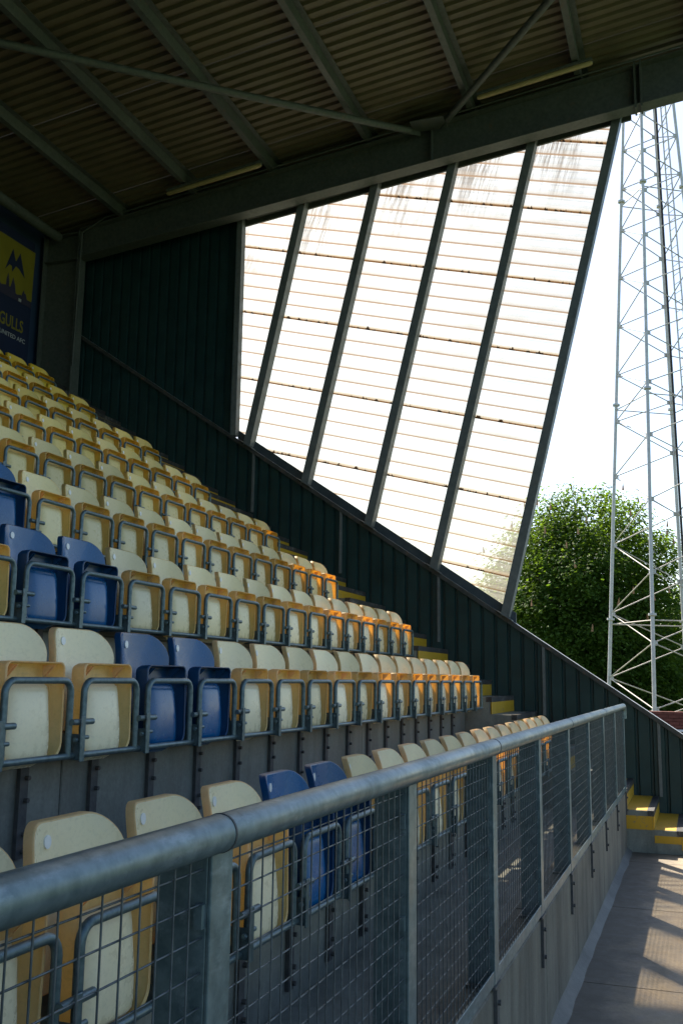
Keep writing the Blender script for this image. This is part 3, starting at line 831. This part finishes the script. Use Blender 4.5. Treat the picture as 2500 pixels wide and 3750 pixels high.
def frame_mesh():
    mb = MB(); r = 0.0125; c = 0.045; hw = 0.183; zt = -0.064; zb = -0.332; y = -0.014
    pts = [(-hw, y, zb)]
    for i in range(7):
        a = math.pi - i / 6 * math.pi / 2; pts.append((-hw + c + c * math.cos(a), y, zt - c + c * math.sin(a)))
    for i in range(7):
        a = math.pi / 2 - i / 6 * math.pi / 2; pts.append((hw - c + c * math.cos(a), y, zt - c + c * math.sin(a)))
    pts.append((hw, y, zb))
    mb.tube(pts, r, 10)
    mb.tube([(-S / 2 - 0.004, y, zb), (S / 2 - 0.006, y, zb)], 0.0118, 10)
    return mb.mesh('frame', M['galv_dark'], smooth=0.9)
def pin_mesh():
    mb = MB(); mb.tube([(-0.279, -0.034, -0.212), (-0.150, -0.034, -0.212)], 0.0115, 10)
    mb.tube([(-0.206, -0.036, -0.268), (-0.178, -0.036, -0.268)], 0.0075, 8)
    mb.tube([(-0.262, -0.036, -0.275), (-0.246, -0.036, -0.275)], 0.0085, 6)
    return mb.mesh('pivot_pin', M['galv_dark'], smooth=0.9)
def bracket_mesh():
    mb = MB(); mb.box(-0.245, -0.217, -0.052, -0.046, -0.352, -0.192)
    mb.box(-0.234, -0.228, -0.0455, 0.188, -0.348, -0.255)
    return mb.mesh('bracket', M['galv_dark'], bevel=0.0015)
def rpost_mesh():
    mb = MB(); mb.box(-0.255, -0.207, 0.1885, 0.2045, -0.705, -0.20)
    for z in (-0.42, -0.50, -0.62, -0.68):
        mb.tube([(-0.223, 0.190, z), (-0.223, 0.172, z)], 0.0095, 6)
    return mb.mesh('riser_post', M['dark_steel'])
def disc_mesh():
    mb = MB(); n = 16; x0, z0 = -0.070, 0.088; y0 = back_y(x0, z0)
    sl = (back_y(x0 + 0.01, z0) - back_y(x0 - 0.01, z0)) / 0.02
    for dy in (-0.0045, 0.001):
        for k in range(n):
            a = 2 * math.pi * k / n; dx, dz = 0.0165 * math.cos(a), 0.0165 * math.sin(a)
            mb.v.append((x0 + dx, y0 + dy + dx * sl + dz * 0.055, z0 + dz))
    mb.f.append(tuple(range(n))); mb.f += [(k, n + k, n + (k + 1) % n, (k + 1) % n) for k in range(n)]
    return mb.mesh('number_disc', M['disc'], smooth=0.8)
FR, PN, BK, RP, DS = frame_mesh(), pin_mesh(), bracket_mesh(), rpost_mesh(), disc_mesh()
SEATM = {}
for key, fm, rm in (('cream', M['y_face'], M['y_rim']), ('blue', M['b_face'], M['b_rim'])):
    fa, ri = back_meshes(fm, rm)
    SEATM[key] = dict(pan=pan_mesh(rm), panel=panel_mesh(fm), face=fa, rim=ri)
ORD = ['first', 'second', 'third', 'fourth', 'fifth', 'sixth', 'seventh', 'eighth', 'ninth', 'tenth', 'eleventh', 'twelfth', 'thirteenth', 'fourteenth', 'fifteenth', 'sixteenth', 'seventeenth', 'eighteenth', 'nineteenth', 'twentieth', 'twenty-first', 'twenty-second']
ROWN = ['front row', 'second row', 'third row', 'fourth row', 'fifth row', 'sixth row', 'seventh row', 'eighth row', 'ninth row', 'back row']
ENDX = [10.53, 10.32, 10.53, 10.29, 10.487, 10.256, 10.442, 10.216, 10.432, 10.205]
LEFT = [1.0, 2.0, 3.0, 4.0, 5.0, 6.0, 7.0, 7.9, 8.9, 9.3]     # seats further left than this lie out of view
BLUE = {0: (14, 15), 1: (13, 14), 2: (13, 14), 3: (12, 13)}
def seat(row, idx):
    key = 'blue' if idx in BLUE.get(row, ()) else 'cream'
    SM = SEATM[key]
    k = row - 1
    xc = ENDX[row] - 0.1665 - idx * S
    bleach = max(0.0, min(1.0, (1.0, 0.92, 0.80, 0.66, 0.48, 0.32, 0.18, 0.08, 0.0, 0.0)[row] + random.uniform(-0.12, 0.08)))
    colr = (bleach, random.random(), random.random(), 1)
    root = empty('tip_up_seat', (xc + random.uniform(-0.003, 0.003), YB + k * T, ZB + k * R))
    word = 'blue' if key == 'blue' else ('faded cream' if row < 5 else 'golden yellow')
    tag(root, '%s tip-up seat, %s from the stairs in the %s' % (word, ORD[idx], ROWN[row]), 'seat', 'tip-up seats of the stand')
    def part(name, me, par, tilt=0.0):
        o = link(name, me, par); o.color = colr; return o
    pan = part('seat_pan', SM['pan'], root)
    part('underside_panel', SM['panel'], pan)
    pan.rotation_euler.x = random.uniform(-0.03, 0.025)
    back = part('backrest', SM['face'], root)
    part('rim', SM['rim'], back); part('number_disc', DS, back)
    back.rotation_euler.x = random.uniform(-0.01, 0.01)
    part('frame', FR, root); part('pivot_pin', PN, root); part('bracket', BK, root); part('riser_post', RP, root)
for row in range(10):
    idx = 0
    while ENDX[row] - idx * S > LEFT[row]:
        seat(row, idx); idx += 1

# ------------------------------------------------------------------ floodlight tower
tw = tag(empty('floodlight_tower', (28.8, 0.713, -1.7)), 'tall tapering grey steel lattice tower beyond the end wall', 'tower')
TC = (28.8, 0.713); PHI = -0.2265
def tleg(nm, z):
    d = 1.7199 + (0.8040 - 1.7199) * z / 16
    a = PHI + {'M': math.pi, 'L': math.pi / 2, 'T': 0.0, 'R': -math.pi / 2}[nm]
    return Vector((TC[0] + d * math.cos(a), TC[1] + d * math.sin(a), z))
for nm in 'LMTR':
    mb = MB(); mb.tube([tleg(nm, -1.72), tleg(nm, 21)], [0.052, 0.040], 10)
    for z in (-1.2, 1.75, 8.0, 14.3):
        a = tleg(nm, z); d = (tleg(nm, z + 1) - a).normalized()
        mb.tube([a - d * 0.03, a + d * 0.03], 0.105, 10)
    child(mb, 'tower_leg', M['tower_steel'], tw, smooth=0.9)
lev = [-1.5, 0.1, 1.91, 3.87, 5.86, 7.5, 8.9, 10.39, 11.89, 13.38, 14.7, 15.93, 17.1, 18.2, 19.2, 20.2]
half = [(a + b) / 2 for a, b in zip(lev, lev[1:])]
for (A, B) in (('L', 'M'), ('L', 'T'), ('R', 'M'), ('R', 'T')):
    for i, h in enumerate(half):
        for hl in (lev[i], lev[i + 1]):
            mb = MB(); mb.tube([tleg(A, hl), tleg(B, h)], 0.0165, 8)
            child(mb, 'tower_brace', M['tower_brace'], tw, smooth=0.9)
for nm in 'LMTR':
    for h in (lev if nm in 'LR' else half):
        c = tleg(nm, h)
        for o2 in ('LR' if nm in 'MT' else 'MT'):
            d = (tleg(o2, h) - c).normalized()
            mb = MB(); mb.bar(c, c + d * 0.13, 0.012, 0.13)
            child(mb, 'gusset_plate', M['tower_steel'], tw)
for z in (1.75, 8.0, 14.3):
    for (A, B) in (('L', 'T'), ('T', 'R'), ('R', 'M'), ('M', 'L')):
        mb = MB(); mb.tube([tleg(A, z - 0.15), tleg(B, z - 0.15)], 0.0165, 8)
        child(mb, 'tower_brace', M['tower_brace'], tw, smooth=0.9)
# ladder with hoops and the supply cable inside the frame
def lad(z, k): 
    a = tleg('T', z).lerp(tleg('R', z), k); return a + (tleg('M', z).lerp(tleg('L', z), 1 - k) - a) * 0.12
mb = MB()
for k in (0.55, 0.78): mb.tube([lad(-1.6, k), lad(21, k)], 0.022, 6)
for i in range(80):
    z = -1.4 + i * 0.28; mb.tube([lad(z, 0.55), lad(z, 0.78)], 0.011, 5)
child(mb, 'ladder', M['tower_steel'], tw, smooth=0.9)
mb = MB(); mb.tube([lad(-1.6, 0.28) , lad(21, 0.28)], 0.035, 8)
child(mb, 'cable', M['black'], tw, smooth=0.9)

# ------------------------------------------------------------------ tree
def tree(name, label, cx, cy, cz, rx, ry, rz, nclump, nleaf, seed, lsize=0.27, group=None):
    rnd = random.Random(seed)
    root = tag(empty(name, (cx, cy, -1.72)), label, 'tree', group)
    loc = Vector((cx, cy, -1.72))
    mb = MB(); mb.tube([(0, 0, -0.1), (0.05, 0.03, 0.9), (0.0, 0.1, 2.2), (0.1, 0.0, 4.0), (0.05, 0.1, cz + 1.72 + rz * 0.5)], [0.38, 0.30, 0.26, 0.2, 0.05], 10)
    for i in range(16):
        a = rnd.uniform(0, 2 * math.pi); h = rnd.uniform(1.8, cz + 1.72 + rz * 0.3); l = rnd.uniform(0.55, 0.85)
        e = Vector((rx * l * math.cos(a), ry * l * math.sin(a), h + rnd.uniform(0.3, 1.8)))
        s = Vector((0, 0, h)); m_ = s.lerp(e, 0.5) + Vector((0, 0, 0.35))
        mb.tube([s, m_, e], [0.10, 0.065, 0.02], 6)
        for q in range(3):
            s2 = s.lerp(e, rnd.uniform(0.4, 0.9)); e2 = s2 + Vector((rnd.uniform(-1, 1), rnd.uniform(-1, 1), rnd.uniform(-0.3, 1.0)))
            mb.tube([s2, e2], [0.035, 0.01], 5)
    mb.build('trunk', M['bark'], root, smooth=1.0)
    vs = []; fs = []; bl = MB()
    for c in range(nclump):
        while True:
            d = Vector((rnd.gauss(0, 1), rnd.gauss(0, 1), rnd.gauss(0, 1))).normalized()
            if d.z > -0.8: break
        rad = rnd.uniform(0.30, 1.0) ** 0.45 if c % 4 else rnd.uniform(0.2, 0.75)
        lump = 1 + 0.13 * mnoise.noise(d * 2.1 + Vector((seed, 0, 0))) + 0.07 * mnoise.noise(d * 5.3 + Vector((0, seed, 0)))
        P = Vector((d.x * rx, d.y * ry, d.z * rz)) * rad * lump + Vector((0, 0, cz + 1.72))
        if P.z < 0.5: P.z = rnd.uniform(0.5, 1.0)
        cr = rnd.uniform(0.35, 0.75)
        if rad > 0.93 and d.z > -0.1 and rnd.random() < 0.4:
            b0 = P + d * cr * 0.8; bl.tube([b0, b0 + Vector((rnd.uniform(-.04, .04), rnd.uniform(-.04, .04), 0.26))], [0.05, 0.012], 5)
        for l in range(nleaf):
            q = Vector((rnd.gauss(0, 1), rnd.gauss(0, 1), rnd.gauss(0, 0.75))) * cr * 0.62
            c0 = P + q
            # a drooping leaf: outward stalk, two halves folded along the midrib
            out = (Vector((q.x, q.y, 0)) + Vector((rnd.gauss(0, .5), rnd.gauss(0, .5), 0)) + d * 0.4)
            if out.length < 1e-3: out = Vector((1, 0, 0))
            out.normalize(); out.z = rnd.uniform(-0.75, 0.25); out.normalize()
            side = out.cross(Vector((0, 0, 1))).normalized()
            nrm = side.cross(out).normalized()
            side = (side + nrm * rnd.uniform(-0.7, 0.7)).normalized(); nrm = side.cross(out).normalized()
            L = lsize * rnd.uniform(0.6, 1.25); W = L * rnd.uniform(0.24, 0.36)
            o = len(vs)
            vs += [c0, c0 + out * L * 0.55 + side * W - nrm * W * 0.35, c0 + out * L - nrm * L * 0.18, c0 + out * L * 0.55 - side * W - nrm * W * 0.35, c0 + out * L * 0.5 + nrm * 0.01]
            fs += [(o, o + 4, o + 2, o + 1), (o, o + 3, o + 2, o + 4)]
    me = bpy.data.meshes.new('crown'); me.from_pydata([tuple(v) for v in vs], [], fs); me.materials.append(M['leaf']); me.update()
    link('crown', me, root)
    if bl.f: tag(bl.build('blossom', M['blossom'], root), kind='stuff')
tree('chestnut_tree', 'large leafy chestnut tree behind the lattice tower', 40.0, 4.15, 1.7, 4.2, 4.05, 5.8, 1500, 100, 11, 0.165)
tree('chestnut_tree', 'lower leafy tree at the right edge behind the lattice tower', 46.0, -1.3, 0.7, 3.8, 3.9, 3.9, 520, 100, 23, 0.17)

# ------------------------------------------------------------------ low brick wall by the tower
bk = tag(empty('brick_wall', (24.0, 0, -1.7)), 'low red brick wall with white boards below the tree', 'wall')
mb = MB(); mb.box(24.06, 24.25, -8, 9, -1.70, -0.66); child(mb, 'wall_core', M['brick'], bk)
me_b = MB().box(0, 0.06, 0.005, 0.22, 0.005, 0.07).mesh('brick', M['brick'])
for r_ in range(5):
    for c in range(12):
        o = link('brick', me_b, bk); o.matrix_parent_inverse = Matrix.Translation(-bk.location)
        o.location = (24.0, -1.0 + c * 0.225 + (r_ % 2) * 0.11, -1.03 + r_ * 0.075)
for z in (-1.10, -1.19):
    mb = MB(); mb.box(23.93, 23.99, -8, 9, z, z + 0.05); child(mb, 'white_board', M['white_paint'], bk)
